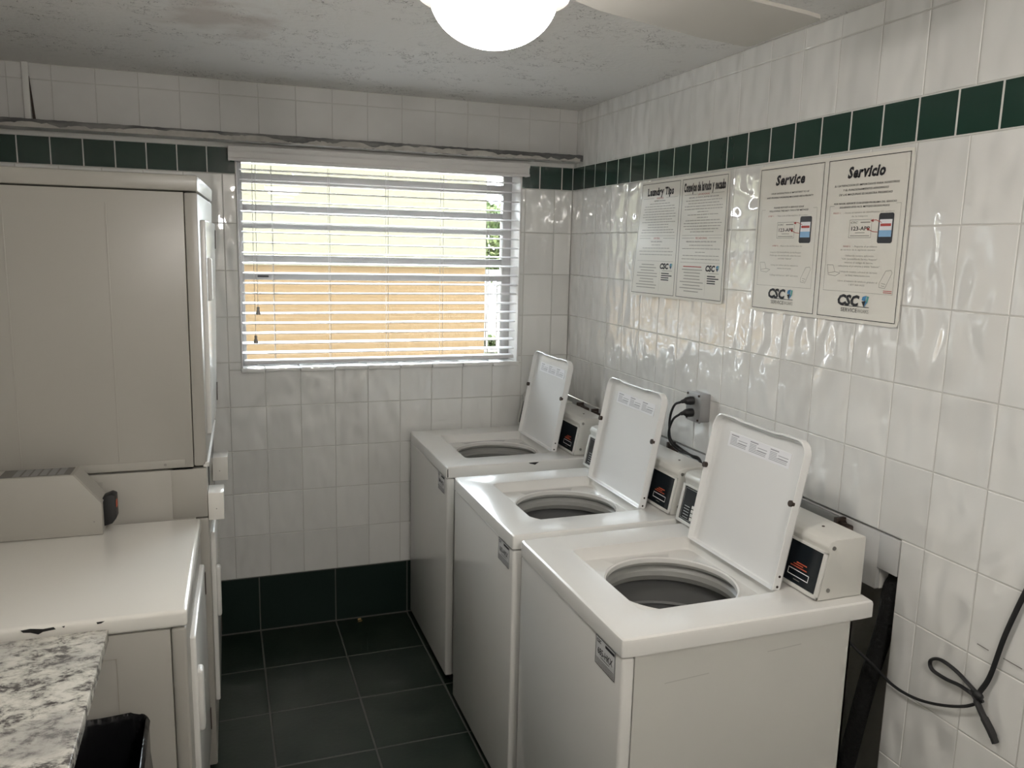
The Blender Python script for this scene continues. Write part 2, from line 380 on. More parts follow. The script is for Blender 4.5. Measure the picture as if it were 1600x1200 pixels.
# peeling ledge under the beam
bm = NB(); n = 150; rows = []
for i in range(n+1):
    x = XL+(0-XL)*i/n; j = lambda s: random.uniform(-s, s)
    rows.append([bm.verts.new(p) for p in ((x, -.034, 2.2335), (x, -.108, 2.2345+j(.001)), (x, -.110, 2.220+j(.002)), (x, -.107, 2.204+j(.003)), (x, -.08, 2.202+j(.003)), (x, 0, 2.204))])
for a, b in zip(rows, rows[1:]):
    for k in range(5): bm.faces.new((a[k], a[k+1], b[k+1], b[k]))
bm.faces.new(rows[0]); bm.faces.new(rows[-1])
ledge = obj('trim_2', bm, LEDGE); ledge.data.materials.append(PLASTER)
for p in ledge.data.polygons:
    if p.normal.z < -.7: p.material_index = 1
tag(ledge, kind='structure')
bm = NB(); fm_ = frame((0, 0, 0), (1, 0, 0), (0, 0, 1), (0, -1, 0)); x = XL; h0 = .012
while x < -.02:
    w = random.uniform(.006, .022); h1 = max(.003, min(.022, h0+random.uniform(-.006, .006)))
    poly(bm, fm_, [(x, 2.2035), (x+w, 2.2035), (x+w, 2.204+h1), (x, 2.204+h0)], .1128); h0 = h1; x += w
tag(obj('paint_flakes', bm, mat('old_cream_paint', (.52, .50, .46), .8, var=(12, (.40, .38, .35), .4, .6)), ledge, smooth=0), kind='stuff')

# right wall with the open plumbing chase behind the machines
CH = (-2.178, 0, 0, 1.0693)
bm = NB()
for b in ((.002, .25, YR-.1, 0.25, 1.0693, CEIL_Z), (.002, .25, YR-.1, -2.178, -.05, 1.0693), (.13, .25, -2.178, .25, 0, 1.0693)): abox(bm, *b)
wr = obj('wall_right', bm, GROUT, smooth=0); tag(wr, kind='structure')
RB = ((0, -1, 0), (0, 0, 1), (-1, 0, 0))   # a = -y
cr_ = [0]+[.119+G*k for k in range(0, 21)]
zrows = [BASEZ]+[z for z in ZR if .3 < z < 2.0]+[ZB]
chh = [(0, 2.178, 0, 1.0693)]
cells = grid(cr_, zrows); lay('tile', cells, RB, (.002, 0, 0), wr, TILE, holes=chh)
lay('tile', grid(cr_, [ZT, 2.388, CEIL_Z]), RB, (.002, 0, 0), wr, TILE)
box('white_grout_bed', (.0005, .0045, -3.2, 0, ZB, ZT), GROUTW, wr, smooth=0)
lay('border_tile', grid([0]+[.015+.1154*(k+1) for k in range(0, 28)], [ZB, ZT]), RB, (.002, 0, 0), wr, GREEN)
lay('base_tile', grid([2.178+.3475*k for k in range(0, 4)], [.004, BASEZ]), RB, (.002, 0, 0), wr, BASET, gap=.005)
bm = NB()  # remaining field behind the camera side: one piece per tile, joined
yy = cr_[-1]
while yy < -YR-.16:
    for z0, z1 in zip(zrows+[ZT, 2.388], zrows[1:]+[ZT, 2.388, CEIL_Z]):
        if z1-z0 > .01: abox(bm, -.002, .004, -yy-G+.003, -yy, z0+.0015, z1-.0015)
    yy += G
tag(obj('tile_field', bm, TILE, wr, smooth=0), kind='stuff')
# cover board over the chase, notched for the hose
bm = NB(); abox(bm, -.001, .012, -2.108, -.002, .905, 1.064, bev=.001); abox(bm, -.001, .012, -2.176, -2.108, .966, 1.064, bev=.001)
cvb = obj('cover_board', bm, mat('primed_board', (.52, .52, .51), .7), wr)
box('board_end', (.012, .06, -2.110, -2.102, .905, 1.064), PLASTER, wr)
box('grey_channel', (-.014, 0, -1.955, -1.74, 1.020, 1.062), GREYSTL, wr, bev=.002)
box('chase_back', (.125, .131, -2.176, -.0, 0, 1.0693), mat('raw_block', (.34, .33, .30), .95, bump=(30, .5)), wr)
for (y0, z0, y1, z1) in ((-2.43, .905, -2.461, .903), (-2.498, .903, -2.545, .901)):
    bm = NB(); line(bm, frame((0, 0, 0), (0, -1, 0), (0, 0, 1), (-1, 0, 0)), (-y0, z0), (-y1, z1), .0022, .0045); obj('scuff', bm, INK2, wr, smooth=0)

# left and rear walls (outside the photograph)
wl = box('wall_left', (XL-.1, XL, YR, 0, 0, CEIL_Z), PLASTER); tag(wl, kind='structure')
bm = NB(); abox(bm, XL-.1, -1.75, YR-.1, YR, 0, CEIL_Z); abox(bm, -.85, .25, YR-.1, YR, 0, CEIL_Z); abox(bm, -1.75, -.85, YR-.1, YR, 2.05, CEIL_Z)
wq = obj('wall_rear', bm, PLASTER, smooth=0); tag(wq, kind='structure')
door1 = box('door_1', (-1.75, -.85, YR-.06, YR-.02, 0, 2.05), WHITE, bev=.003); tag(door1, kind='structure')

# ------------------------------------------------------------------ window and blind
win = empty('window_1', (-.914, .12, WZ0)); tag(win, kind='structure')
def wbox(name, x0, x1, y0, y1, z0, z1, m=ALU, bev=.002): return box(name, (x0+.914, x1+.914, y0-.12, y1-.12, z0-WZ0, z1-WZ0), m, win, bev=bev)
wbox('reveal', WX0-.001, WX0+.006, -.004, .25, WZ0, WZ1, WHITE); wbox('reveal', WX1-.006, WX1+.001, -.004, .25, WZ0, WZ1, WHITE)
wbox('reveal', WX0, WX1, -.002, .25, WZ1-.006, WZ1, WHITE)
wbox('frame_jamb', WX0+.006, -1.535, .11, .16, WZ0, WZ1); wbox('frame_jamb', -.316, WX1-.006, .12, .16, WZ0, WZ1)
wbox('frame_head', -1.535, -.316, .11, .16, 2.052, 2.094); wbox('pane', -1.535, -.316, .134, .138, 2.094, WZ1, GLASS, 0); wbox('frame_sill', -1.535, -.316, .11, .16, WZ0, 1.262)
for z0, z1, y0 in ((1.922, 1.960, .13), (1.855, 1.878, .115), (1.704, 1.737, .13), (1.628, 1.662, .105)): wbox('rail', -1.535, -.316, y0, y0+.025, z0, z1)
wbox('latch', -1.482, -1.432, .098, .105, 1.640, 1.648, BLACK)
wbox('pane', -1.535, -.316, .142, .146, 1.66, 2.06, GLASS, 0); wbox('pane', -1.535, -.316, .136, .140, 1.26, 1.63, GLASS, 0)
# tiled sill nosing
for i, x1 in enumerate([WX1+.004]+[x for x in sorted(cols, reverse=True) if WX0 < x < WX1]):
    xs = [WX1+.004]+[x for x in sorted(cols, reverse=True) if WX0 < x < WX1]+[WX0-.004]
    wbox('sill_tile', xs[i+1]+.0015, x1-.0015, -.016, .11, WZ0-.012+(.003 if i % 2 else 0), WZ0+.008, TILE, .004)

bl = empty('window_blind', (-.915, .02, 2.12), label='white horizontal slat blind with valance hanging in the window', cat='blind')
def bo(x, y, z): return (x+.915, y-.02, z-2.12)
def bbox(name, x0, x1, y0, y1, z0, z1, m=SLAT, bev=0):
    return box(name, (x0+.915, x1+.915, y0-.02, y1-.02, z0-2.12, z1-2.12), m, bl, bev=bev)
pr_ = [(-.052, 2.128), (-.052, 2.138), (-.046, 2.142), (-.046, 2.164), (-.052, 2.170), (-.056, 2.182), (-.056, 2.188), (-.03, 2.188), (-.03, 2.128)]
bm = prism(NB(), [(-y, z) for y, z in pr_], -1.590, -.245, bev=.0008)
mt = Matrix.Translation(Vector((.915, -.02, -2.12))) @ Matrix(((0, 1, 0, 0), (-1, 0, 0, 0), (0, 0, 1, 0), (0, 0, 0, 1)))
bmesh.ops.transform(bm, matrix=mt, verts=bm.verts); obj('valance', bm, WHITE, bl)
bbox('valance_return', -1.590, -1.582, -.045, -.001, 2.128, 2.188, WHITE); bbox('valance_return', -.253, -.245, -.045, -.001, 2.128, 2.188, WHITE)
bbox('headrail', -1.55, -.28, -.028, .03, 2.130, 2.170, WHITE, .002)
bm = NB(); m_ = 6
sl = []
for s in (-1, 1):
    for k in range(m_+1):
        y = -.025+.05*k/m_; sl.append((y, .0013*s+.003*(1-(2*k/m_-1)**2)))
ring = sl[:m_+1]+sl[m_+1:][::-1]
a = [bm.verts.new((-.632, y, z)) for y, z in ring]; b = [bm.verts.new((.632, y, z)) for y, z in ring]; nn = len(ring)
bm.faces.new(a); bm.faces.new(b)
for k in range(nn): bm.faces.new((a[k], a[(k+1) % nn], b[(k+1) % nn], b[k]))
s0 = obj('slat', bm, SLAT, bl); s0.location = bo(-.915, .006, 2.098)
for k in range(1, 19):
    c = s0.copy(); COL.objects.link(c); c.parent = bl; c.location = bo(-.915+(.0015 if k < 12 else -.0015*(k-11)), .006, 2.098-.0437*k)
    c.rotation_euler = (math.radians(5+random.uniform(-1.3, 1.3)), math.radians(random.uniform(-.06, .06)), 0)
bbox('bottom_rail', -1.55, -.292, -.018, .032, 1.262, 1.279, SLAT, .004)
for x in (-1.417, -1.174, -.914, -.656, -.43):
    bm = NB()
    for y in (-.020, .033): tube(bm, [bo(x, y, 1.28), bo(x, y, 2.118)], .0011, 5)
    for k in range(19): tube(bm, [bo(x, -.020, 2.096-.0437*k), bo(x, .033, 2.096-.0437*k)], .0006, 4)
    obj('ladder_cord', bm, CORDM, bl)
for x, z in ((-1.487, 1.517), (-1.500, 1.392)):
    tb = NB(); tube(tb, [bo(x+.004, -.030, 2.13), bo(x, -.031, 1.8), bo(x, -.031, z)], .0011, 5); obj('pull_cord', tb, CORDM, bl)
    bm = lathe(NB(), [(.004, 0), (.0065, -.004), (.005, -.012), (.010, -.028), (.0095, -.034), (.002, -.035)], 12, cap0=True, cap1=True)
    o = obj('tassel', bm, mat('grey_tassel', (.33, .31, .30), .6), bl); o.location = bo(x, -.031, z)

# ------------------------------------------------------------------ washing machines
RECB = (.113, .515, .121, .548); CC = (.315, .321); CR = .178
def ray_rect(c, d, r, rad):
    """distance from c along d to rounded rect r"""
    x0, x1, y0, y1 = r; lo, hi = 0, 2
    def inside(p):
        qx = max(x0+rad-p[0], p[0]-(x1-rad), 0); qy = max(y0+rad-p[1], p[1]-(y1-rad), 0)
        return x0 <= p[0] <= x1 and y0 <= p[1] <= y1 and qx*qx+qy*qy <= rad*rad+1e-12
    for _ in range(40):
        mid = (lo+hi)/2
        if inside((c[0]+d[0]*mid, c[1]+d[1]*mid)): lo = mid
        else: hi = mid
    return (c[0]+d[0]*lo, c[1]+d[1]*lo)
def washer_cap():
    bm = NB(); W = (-.003, .718, -.003, .663)
    angs = sorted([2*math.pi*k/120 for k in range(120)]+[math.atan2(y-CC[1], x-CC[0]) % (2*math.pi) for x in (W[0]+.002, W[1]-.002) for y in (W[2]+.002, W[3]-.002)])
    def ins(r, i): return (r[0]+i, r[1]-i, r[2]+i, r[3]-i)
    loops = []
    for kind, arg, z in (('o', .006, .8835), ('o', 0, .8835), ('o', 0, .918), ('o', .002, .9240), ('o', .007, .9275),
                         ('r', -.004, .9275), ('r', 0, .9262), ('r', .006, .8950), ('r', .009, .8905),
                         ('c', .010, .8915), ('c', .005, .8945), ('c', 0, .8920), ('c', -.001, .880), ('c', .010, .868)):
        L = []
        for t in angs:
            d = (math.cos(t), math.sin(t))
            if kind == 'o': p = ray_rect(CC, d, ins(W, arg), max(.012-arg, .003))
            elif kind == 'r': p = ray_rect(CC, d, ins(RECB, arg), .022+max(arg, 0))
            else: p = (CC[0]+d[0]*(CR+arg), CC[1]+d[1]*(CR+arg))
            L.append(bm.verts.new((p[0], p[1], z)))
        loops.append(L)
    for a, b in zip(loops, loops[1:]):
        n = len(a)
        for k in range(n): bm.faces.new((a[k], a[(k+1) % n], b[(k+1) % n], b[k]))
    return bm
TH = math.radians(10.6)
def lid_mesh():
    """rounded tray: u along y, v up, w depth; open towards -w"""
    Wd, Ln, D = .412, .400, .028
    def loop(i, rad, w, notch=True):
        pts = []; u0, u1, v0, v1 = i, Wd-i, i*.5, Ln-i
        def arc(cx, cy, r, a0, a1, n=7):
            return [(cx+r*math.cos(a0+(a1-a0)*k/n), cy+r*math.sin(a0+(a1-a0)*k/n)) for k in range(n+1)]
        rb = .006; h = math.pi/2
        pts += arc(u0+rb, v0+rb, rb, math.pi, 3*h, 3); pts += arc(u1-rb, v0+rb, rb, 3*h, 4*h, 3)
        pts += arc(u1-rad, v1-rad, rad, 0, h); pts += [(.315, v1), (.285, v1-.0035), (.130, v1-.0035), (.100, v1)]
        pts += arc(u0+rad, v1-rad, rad, h, 2*h)
        return [(p[0], p[1], w) for p in pts]
    bm = NB(); Ls = [loop(.026, .03, .0215), loop(.014, .032, .021), loop(.008, .034, .017), loop(.0045, .036, .001), loop(.0025, .037, 0), loop(.0005, .038, .001), loop(0, .038, .004), loop(0, .038, D-.006), loop(.004, .036, D), loop(.02, .03, D)]
    V = [[bm.verts.new(p) for p in l] for l in Ls]
    for a, b in zip(V, V[1:]):
        n = len(a)
        for k in range(n): bm.faces.new((a[k], a[(k+1) % n], b[(k+1) % n], b[k]))
    bm.faces.new(V[0]); bm.faces.new(V[-1]); return bm
def make_washer(yn, x0, label, sticker):
    t = empty('washing_machine', (x0, yn, 0), label=label, cat='washing machine', group='top-loading washing machines along the right wall')
    bm = NB()   # cabinet: open-topped shell
    abox(bm, .034, .655, .004, .010, .03, .8835); abox(bm, .034, .655, .650, .656, .03, .8835); abox(bm, .649, .655, .004, .656, .03, .8835); abox(bm, .034, .655, .004, .656, .03, .04)
    obj('cabinet', bm, CREAM, t, smooth=0)
    fp = box('front_panel', (0, .033, .001, .659, .030, .8795), ENAMEL, t, bev=.008, seg=3)
    box('base', (.03, .64, .02, .64, 0, .032), BLACK, t)
    obj('top_panel', washer_cap(), ENAMEL, t)
    # finger notch wedge at the front of the lid well
    nm = frame((.118, .40, .9275), (0, 1, 0), (1, 0, 0), (0, 0, 1))
    obj('finger_notch', prism(NB(), [(-.012, .9282), (.020, .905), (.006, .904)], 0, .045, mtx=Matrix.Translation((.113, .385, 0)), bev=.001), ENAMEL, t)
    obj('balance_ring', lathe(NB(), [(.208, .872), (.200, .864), (.187, .850), (.185, .836), (.192, .820), (.212, .812)], 64, CC), TUBM, t)
    obj('basket', lathe(NB(), [(.216, .86), (.218, .74), (.211, .735), (.218, .730), (.218, .60), (.205, .57), (.10, .56)], 64, CC, cap1=True), TUBD, t)
    ag = obj('agitator_plate', lathe(NB(), [(.200, .582), (.190, .594), (.12, .602), (.06, .625), (.045, .68), (.03, .69)], 48, CC, cap1=True), BLACK, t)
    # lid
    Vv = Vector((math.sin(TH), 0, math.cos(TH))); Ww = Vector((math.cos(TH), 0, -math.sin(TH)))
    lm = frame((.497, .124, .928), (0, 1, 0), Vv, Ww)
    bm = lid_mesh(); bmesh.ops.transform(bm, matrix=lm, verts=bm.verts); lid = obj('lid', bm, ENAMELL, t)
    sm = lm @ Matrix.Translation((0, 0, .0212))
    lab = NB(); slab(lab, sm, .07, .345, .312, .354, -.0010, .0005); lb = obj('instruction_label', lab, LABW, lid, smooth=0)
    bm = NB()
    flip = sm @ Matrix(((-1, 0, 0, .415), (0, 1, 0, 0), (0, 0, -1, 0), (0, 0, 0, 1)))   # reading left to right as seen from the aisle
    for k in range(3):
        u = .080+.090*k
        rect(bm, flip, u, u+.036, .3455, .3490, .0012)
        for j in range(6): rect(bm, flip, u, u+(.030 if j < 3 else .075), .3400-.0042*j, .3418-.0042*j, .0012)
        for j in range(2): rect(bm, flip, u+.036, u+.078, .3360-.007*j, .3380-.007*j, .0012)
    obj('printed_lines', bm, mat('label_grey_print', (.35, .35, .37), .6), lid, smooth=0)
    for u, s in ((.0, -1), (.412, 1)):
        bm = NB(); tube(bm, [lm @ Vector((u-.007*s, .235, -.004)), lm @ Vector((u-.007*s, .235, .006))], .0085, 12); obj('bumper', bm, BRONZE, lid)
    for v in (.012, .040):
        bm = NB(); tube(bm, [lm @ Vector((-.0012, v, .013)), lm @ Vector((.003, v, .013))], .0034, 10); obj('screw_hole', bm, BRONZE, lid)
    # control housings
    prof = [(.566, .9285), (.592, 1.055), (.586, 1.068), (.594, 1.082), (.612, 1.087), (.706, 1.087), (.706, .9285)]
    for nm_, y0, y1, dz in (('coin_housing', .035, .370, 0), ('keypad_housing', .374, .692, .006)):
        h = obj(nm_, prism(NB(), [(x-(dz*2 if x < .65 else 0), z if z < .95 else z+dz) for x, z in prof], y0, y1, bev=.004), CREAM, t)
        sl_ = Vector((.026, 0, .1265)).normalized(); out = Vector((-sl_.z, 0, sl_.x))
        hm = frame((.566-dz*2, y1, .9285), (0, -1, 0), sl_, out)     # u runs towards the camera side
        L = y1-y0
        bm = NB(); slab(bm, hm, .012, L-.012, .010, .122, 0, .0018); p = obj('control_panel', bm, BLACKP, h, smooth=0)
        bm = NB()
        for r in ((0.001, L-.001, .002, .012), (0.001, L-.001, .121, .128), (0.001, .013, .002, .128), (L-.013, L-.001, .002, .128)): slab(bm, hm, *r, 0, .006, bev=.0015)
        obj('panel_frame', bm, WPLAST, h)
        if nm_ == 'coin_housing':
            bm = NB(); pw = .0022
            for v, a, b in ((.066, .235, .275), (.060, .225, .262), (.0540, .215, .278)): rect(bm, hm, a, b, v, v+.0032, pw)
            obj('red_print', bm, REDP, h, smooth=0)
            bm = NB(); outline(bm, hm, .211, .290, .030, .048, .0022, pw); obj('slot_outline', bm, LABW, h, smooth=0)
            bm = NB(); text(bm, hm, '4 QUARTERS', .236, .0225, .004, w=pw) if False else rect(bm, hm, .237, .261, .021, .0235, pw); obj('small_print', bm, INK2, h, smooth=0)
            for x, z in ((.600, 1.066), (.592, .955)):
                bm = NB(); tube(bm, [(x+.004, .0325, z), (x+.004, .0365, z)], .0055, 14); obj('side_screw', bm, STEEL, h)
            bm = NB(); tube(bm, [(.65, .13, 1.0865), (.65, .13, 1.0885)], .004, 10); obj('top_screw', bm, BRONZE, h)
        else:
            bm = NB(); outline(bm, hm, .018, L-.018, .016, .116, .0012, .0022)
            for k in range(5): rect(bm, hm, .03, .06, .022+.009*k, .0245+.009*k, .0022)
            obj('print', bm, mat('keypad_print', (.35, .36, .36), .6), h, smooth=0)
            for k in range(4):
                bm = NB(); slab(bm, hm, .072, .105, .020+.013*k, .030+.013*k, .001, .004, bev=.001); obj('button', bm, WPLAST, h)
            for k in range(3):
                bm = NB(); slab(bm, hm, .125, .150, .020+.013*k, .030+.013*k, .001, .004, bev=.001); obj('button', bm, WPLAST, h)
    # identification sticker on the front, near the corner
    fm = frame((-.0006, .137, .880), (0, -1, 0), (0, 0, 1), (-1, 0, 0))
    bm = NB(); rect(bm, fm, 0, .104, -.075, 0, 0); st = obj('number_sticker', bm, PAPERW, fp, smooth=0)
    bm = NB(); outline(bm, fm, .001, .103, -.074, -.001, .0018, .0006); text(bm, fm, 'CSC', .019, -.011, .009, bold=.02, shear=.2, w=.0006)
    rect(bm, fm, .052, .099, -.014, -.007, .0006); text(bm, fm, sticker, .052, -.035, .017, width=.078, bold=.012, w=.0006)
    rect(bm, fm, .030, .075, -.0500, -.0485, .0006)
    for k in range(4): rect(bm, fm, .006, .098, -.0575-.004*k, -.0562-.004*k, .0006)
    obj('sticker_lettering', bm, INK, fp, smooth=0)
    return t
wC = make_washer(-2.207, -.8150, 'open white top-loading washing machine nearest the camera, with a black hose behind it', '685-HKX')
wB = make_washer(-1.507, -.8250, 'open white top-loading washing machine, the middle one of three, below the grey outlet', '683-HKX')
wA = make_washer(-.704, -.8150, 'open white top-loading washing machine in the far corner under the window', '684-HKX')
ch = NB(); poly(ch, frame((0, 0, 0), (1, 0, 0), (0, 0, 1), (0, -1, 0)), [(.345, .9240), (.392, .9240), (.384, .919), (.374, .913), (.362, .917), (.352, .919)], .0042)
obj('chipped_enamel', ch, DARK, wA, smooth=0)
ch = NB(); poly(ch, frame((0, 0, 0), (1, 0, 0), (0, 0, 1), (0, -1, 0)), [(-.0, .920), (.003, .922), (.004, .888), (.0, .886)], .0042); obj('chipped_enamel', ch, DARK, wA, smooth=0)
bm = NB(); q_ = frame((0, 0, 0), (1, 0, 0), (0, 0, 1), (0, -1, 0))
for a_, b_ in (((.115, .800), (.235, .806)), ((.40, .835), (.50, .840))):
    bm = NB(); line(bm, q_, a_, b_, .0022, -.0035); obj('scuff', bm, mat('grey_scuff', (.50, .49, .46), .6), wC, smooth=0)

# ------------------------------------------------------------------ dryers on the left
def door(parent, x, y0, y1, z0, z1, hy, hz0, hz1, m=ENAMEL, hinge_y=None):
    d = box('door', (x-.004, x+.014, y0, y1, z0, z1), m, parent, bev=.006, seg=3)
    box('handle', (x+.010, x+.027, hy-.022, hy+.022, hz0, hz1), WPLAST, d, bev=.008, seg=3)
    if hinge_y is not None:
        for z in (z1-.06, z0+.06): box('hinge', (x+.0, x+.0165, hinge_y-.006, hinge_y+.006, z-.035, z+.035), BRONZE, d)
    return d
# single dryer with the coin vault box on top
yaw_d = math.radians(-1.6)
dr = empty('clothes_dryer', (-2.46, -1.722, 0), yaw_d, 'almond front-loading dryer with a coin vault box on top, beside the granite counter', 'dryer')
DX = .712
box('cabinet', (0, DX-.036, .002, .690, .02, .874), ALMOND, dr, bev=.002)
box('front_panel', (DX-.0345, DX, .002, .690, .02, .874), ALMOND, dr, bev=.007, seg=3)
box('top_panel', (-.0, DX+.004, -.002, .693, .876, .920), ALMLIT, dr, bev=.010, seg=4)
door(dr, DX, .10, .60, .22, .80, .13, .53, .70, hinge_y=.588)
box('toe_kick', (.02, DX-.02, .02, .67, 0, .02), BLACK, dr)
box('lint_panel', (DX-.001, DX+.003, .05, .64, .05, .18), ALMOND, dr, bev=.002)
bm = NB(); outline(bm, frame((0, .0012, 0), (1, 0, 0), (0, 0, 1), (0, -1, 0)), .03, .557, .12, .815, .0016, 0); obj('pressed_seam', bm, mat('seam_shadow_paint', (.36, .34, .29), .5), dr, smooth=0)
for pts in ([(.365, .914), (.385, .916), (.41, .912), (.432, .914), (.436, .908), (.41, .905), (.40, .900), (.385, .906), (.37, .908)], [(.448, .913), (.455, .914), (.453, .909)], [(.520, .914), (.538, .915), (.530, .910), (.522, .909)]):
    ch = NB(); poly(ch, frame((0, 0, 0), (1, 0, 0), (0, 0, 1), (0, -1, 0)), pts, .0024); obj('chipped_enamel', ch, DARK, dr, smooth=0)
# vault
v = obj('coin_vault', prism(NB(), [(.02, .921), (.464, .921), (.464, 1.017), (.394, 1.108), (.02, 1.108)], .602, .700, bev=.0015), ALMOND, dr)
v.location.x = -.017
bm = NB(); abox(bm, -.001, .001, .604, .698, -.058, .058, mtx=Matrix.Translation((.4305, 0, 1.0635)) @ Matrix.Rotation(math.radians(-37.5), 4, 'Y')); obj('chamfer_plate', bm, ALMOND, v)
box('label_panel', (.20, .385, .612, .692, 1.1078, 1.1092), INK2, v, smooth=0)
bm = NB()
for k in range(6): abox(bm, .235+.023*k, .252+.023*k, .616+.001*(k % 2), .688, 1.1090, 1.1100)
obj('label_print', bm, GREYSTL, v, smooth=0)
for k in range(2): box('label_strip', (.165+.014*k, .172+.014*k, .612, .692, 1.1078, 1.1092), INK2, v, smooth=0)
rd = obj('card_reader', prism(NB(), [(.462, .936), (.486, .942), (.498, .958), (.498, 1.028), (.486, 1.034), (.462, 1.024)], .630, .680, bev=.003), BLACK, v)
box('red_lamp', (.4975, .4995, .640, .660, .990, 1.012), REDP, rd, smooth=0)
bm = NB(); tube(bm, [(.442, .6010, .962), (.442, .603, .962)], .0025, 8); obj('rivet', bm, STEEL, v)

# stacked pair
SX, SY = -2.46, -1.012
def lean(o):
    for p in o.data.vertices:
        z = p.co.z; fy_ = max(0, min(1, p.co.y/.66)); k = p.co.x/.755
        p.co.x += k*(.008*z/1.98+fy_*(.008+.030*max(0, z-.6)/1.38))
stk = empty('stacked_dryer', (SX, SY, 0), label='tall almond stacked dryer with two coin boxes, against the back wall', cat='dryer')
parts = []
P_ = lambda *a, **k: parts.append(box(*a, **k)) or parts[-1]
D2 = .755
P_('lower_cabinet', (0, D2-.04, 0, .66, .02, 1.072), ALMOND, stk, bev=.002)
P_('lower_front_panel', (D2-.0385, D2, 0, .66, .02, .905), ALMOND, stk, bev=.006)
P_('control_panel', (D2-.108, D2-.002, -.0015, .661, .909, 1.072), ALMOND, stk, bev=.003)
P_('upper_cabinet', (0, D2-.040, 0, .66, 1.078, 1.938), ALMOND, stk, bev=.002)
P_('upper_front_panel', (D2-.0385, D2, 0, .66, 1.080, 1.938), ALMOND, stk, bev=.006)
P_('top_panel', (-.0, D2+.002, -.002, .662, 1.942, 1.990), ALMOND, stk, bev=.007)
P_('mounting_flange', (.25, D2-.065, -.003, 0, 1.080, 1.105), ALMOND, stk, bev=.0012)
P_('dark_label_strip', (D2-.001, D2+.001, .10, .56, .985, 1.062), BLACKP, stk)
P_('kick_flap', (D2-.012, D2+.006, .0, .66, 1.076, 1.092), WPLAST, stk, bev=.002)
P_('toe_kick', (.02, D2-.02, .02, .64, 0, .02), BLACK, stk)
for b in [(.50, .5045, 1.11, 1.90), (.235, .240, 1.11, 1.90)]:
    P_('pressed_rib', (b[0], b[1], -.0012, .001, b[2], b[3]), ALMOND, stk, bev=.0008)
for z0, z1, a, b_ in ((.20, .82, .50, .68), (1.16, 1.86, 1.60, 1.74)):
    d = door(stk, D2, .10, .60, z0, z1, .15, a, b_, m=ENAMEL, hinge_y=.592); parts += [d]+list(d.children)
bm = NB(); tube(bm, [(.632, -.0045, 1.092), (.632, -.001, 1.092)], .0045, 12); parts.append(obj('screw', bm, STEEL, stk))
for y0, dx in ((-.004, 0), (.46, .006)):
    c = P_('coin_box', (D2-.001, D2+.047+dx, y0, y0+.095, .897, .988), ALMLIT, stk, bev=.002)
    bm = NB(); tube(bm, [(D2+.024, y0-.001, .935), (D2+.024, y0+.002, .935)], .002, 8); parts.append(obj('lock', bm, STEEL, c))
bpy.context.view_layer.update()
for o in parts: lean(o)
box('vault_cover', (D2-.47, D2-.30, -.0015, .0015, .93, 1.05), ALMOND, stk)

# ------------------------------------------------------------------ granite counter, bin
ct = empty('granite_counter', (-1.915, -1.750, .87), label='speckled grey and white granite counter slab beside the almond dryer', cat='countertop')
box('slab', (-.70, 0, -1.55, 0, 0, .030), GRAN, ct, bev=.003)
box('bracket', (-.68, -.10, -1.52, -1.49, -.87, 0), PLASTER, ct)
box('wall_cleat', (-.70, -.67, -1.5, -.02, -.06, 0), PLASTER, ct)

bn = empty('waste_bin', (-1.925, -1.905, 0), label='waste bin lined with a shiny black bag under the granite counter', cat='bin')
def rloop(bm, hx, hy, r, z, n=6, jit=0, cx=0, cy=0):
    out = []
    for q, (sx, sy) in enumerate(((1, 1), (-1, 1), (-1, -1), (1, -1))):
        for k in range(n+1):
            a = math.pi/2*(q+k/n); out.append(bm.verts.new((cx+sx*(hx-r)+r*math.cos(a)+random.uniform(-jit, jit), cy+sy*(hy-r)+r*math.sin(a)+random.uniform(-jit, jit), z+random.uniform(-jit, jit))))
    return out
def loft(bm, loops):
    for a, b in zip(loops, loops[1:]):
        n = len(a)
        for k in range(n): bm.faces.new((a[k], a[(k+1) % n], b[(k+1) % n], b[k]))
bm = NB(); Lp = [rloop(bm, .075, .12, .03, 0), rloop(bm, .085, .14, .035, .62), rloop(bm, .080, .135, .034, .62), rloop(bm, .072, .115, .03, .01)]; loft(bm, Lp); bm.faces.new(Lp[0]); bm.faces.new(Lp[-1])
obj('bin_body', bm, mat('dark_bin_plastic', (.02, .02, .02), .5), bn)
bm = NB(); Lp = [rloop(bm, .093, .147, .042, .42, jit=.004), rloop(bm, .0925, .147, .042, .52, jit=.004), rloop(bm, .092, .147, .04, .60, jit=.003), rloop(bm, .091, .147, .04, .655, jit=.003), rloop(bm, .090, .146, .04, .682, jit=.003), rloop(bm, .084, .140, .036, .688, jit=.003),
                 rloop(bm, .078, .132, .034, .675, jit=.003), rloop(bm, .070, .122, .03, .55, jit=.006), rloop(bm, .06, .10, .03, .35, jit=.01)]; loft(bm, Lp); bm.faces.new(Lp[-1])
obj('bag', bm, BAG, bn, smooth=60)

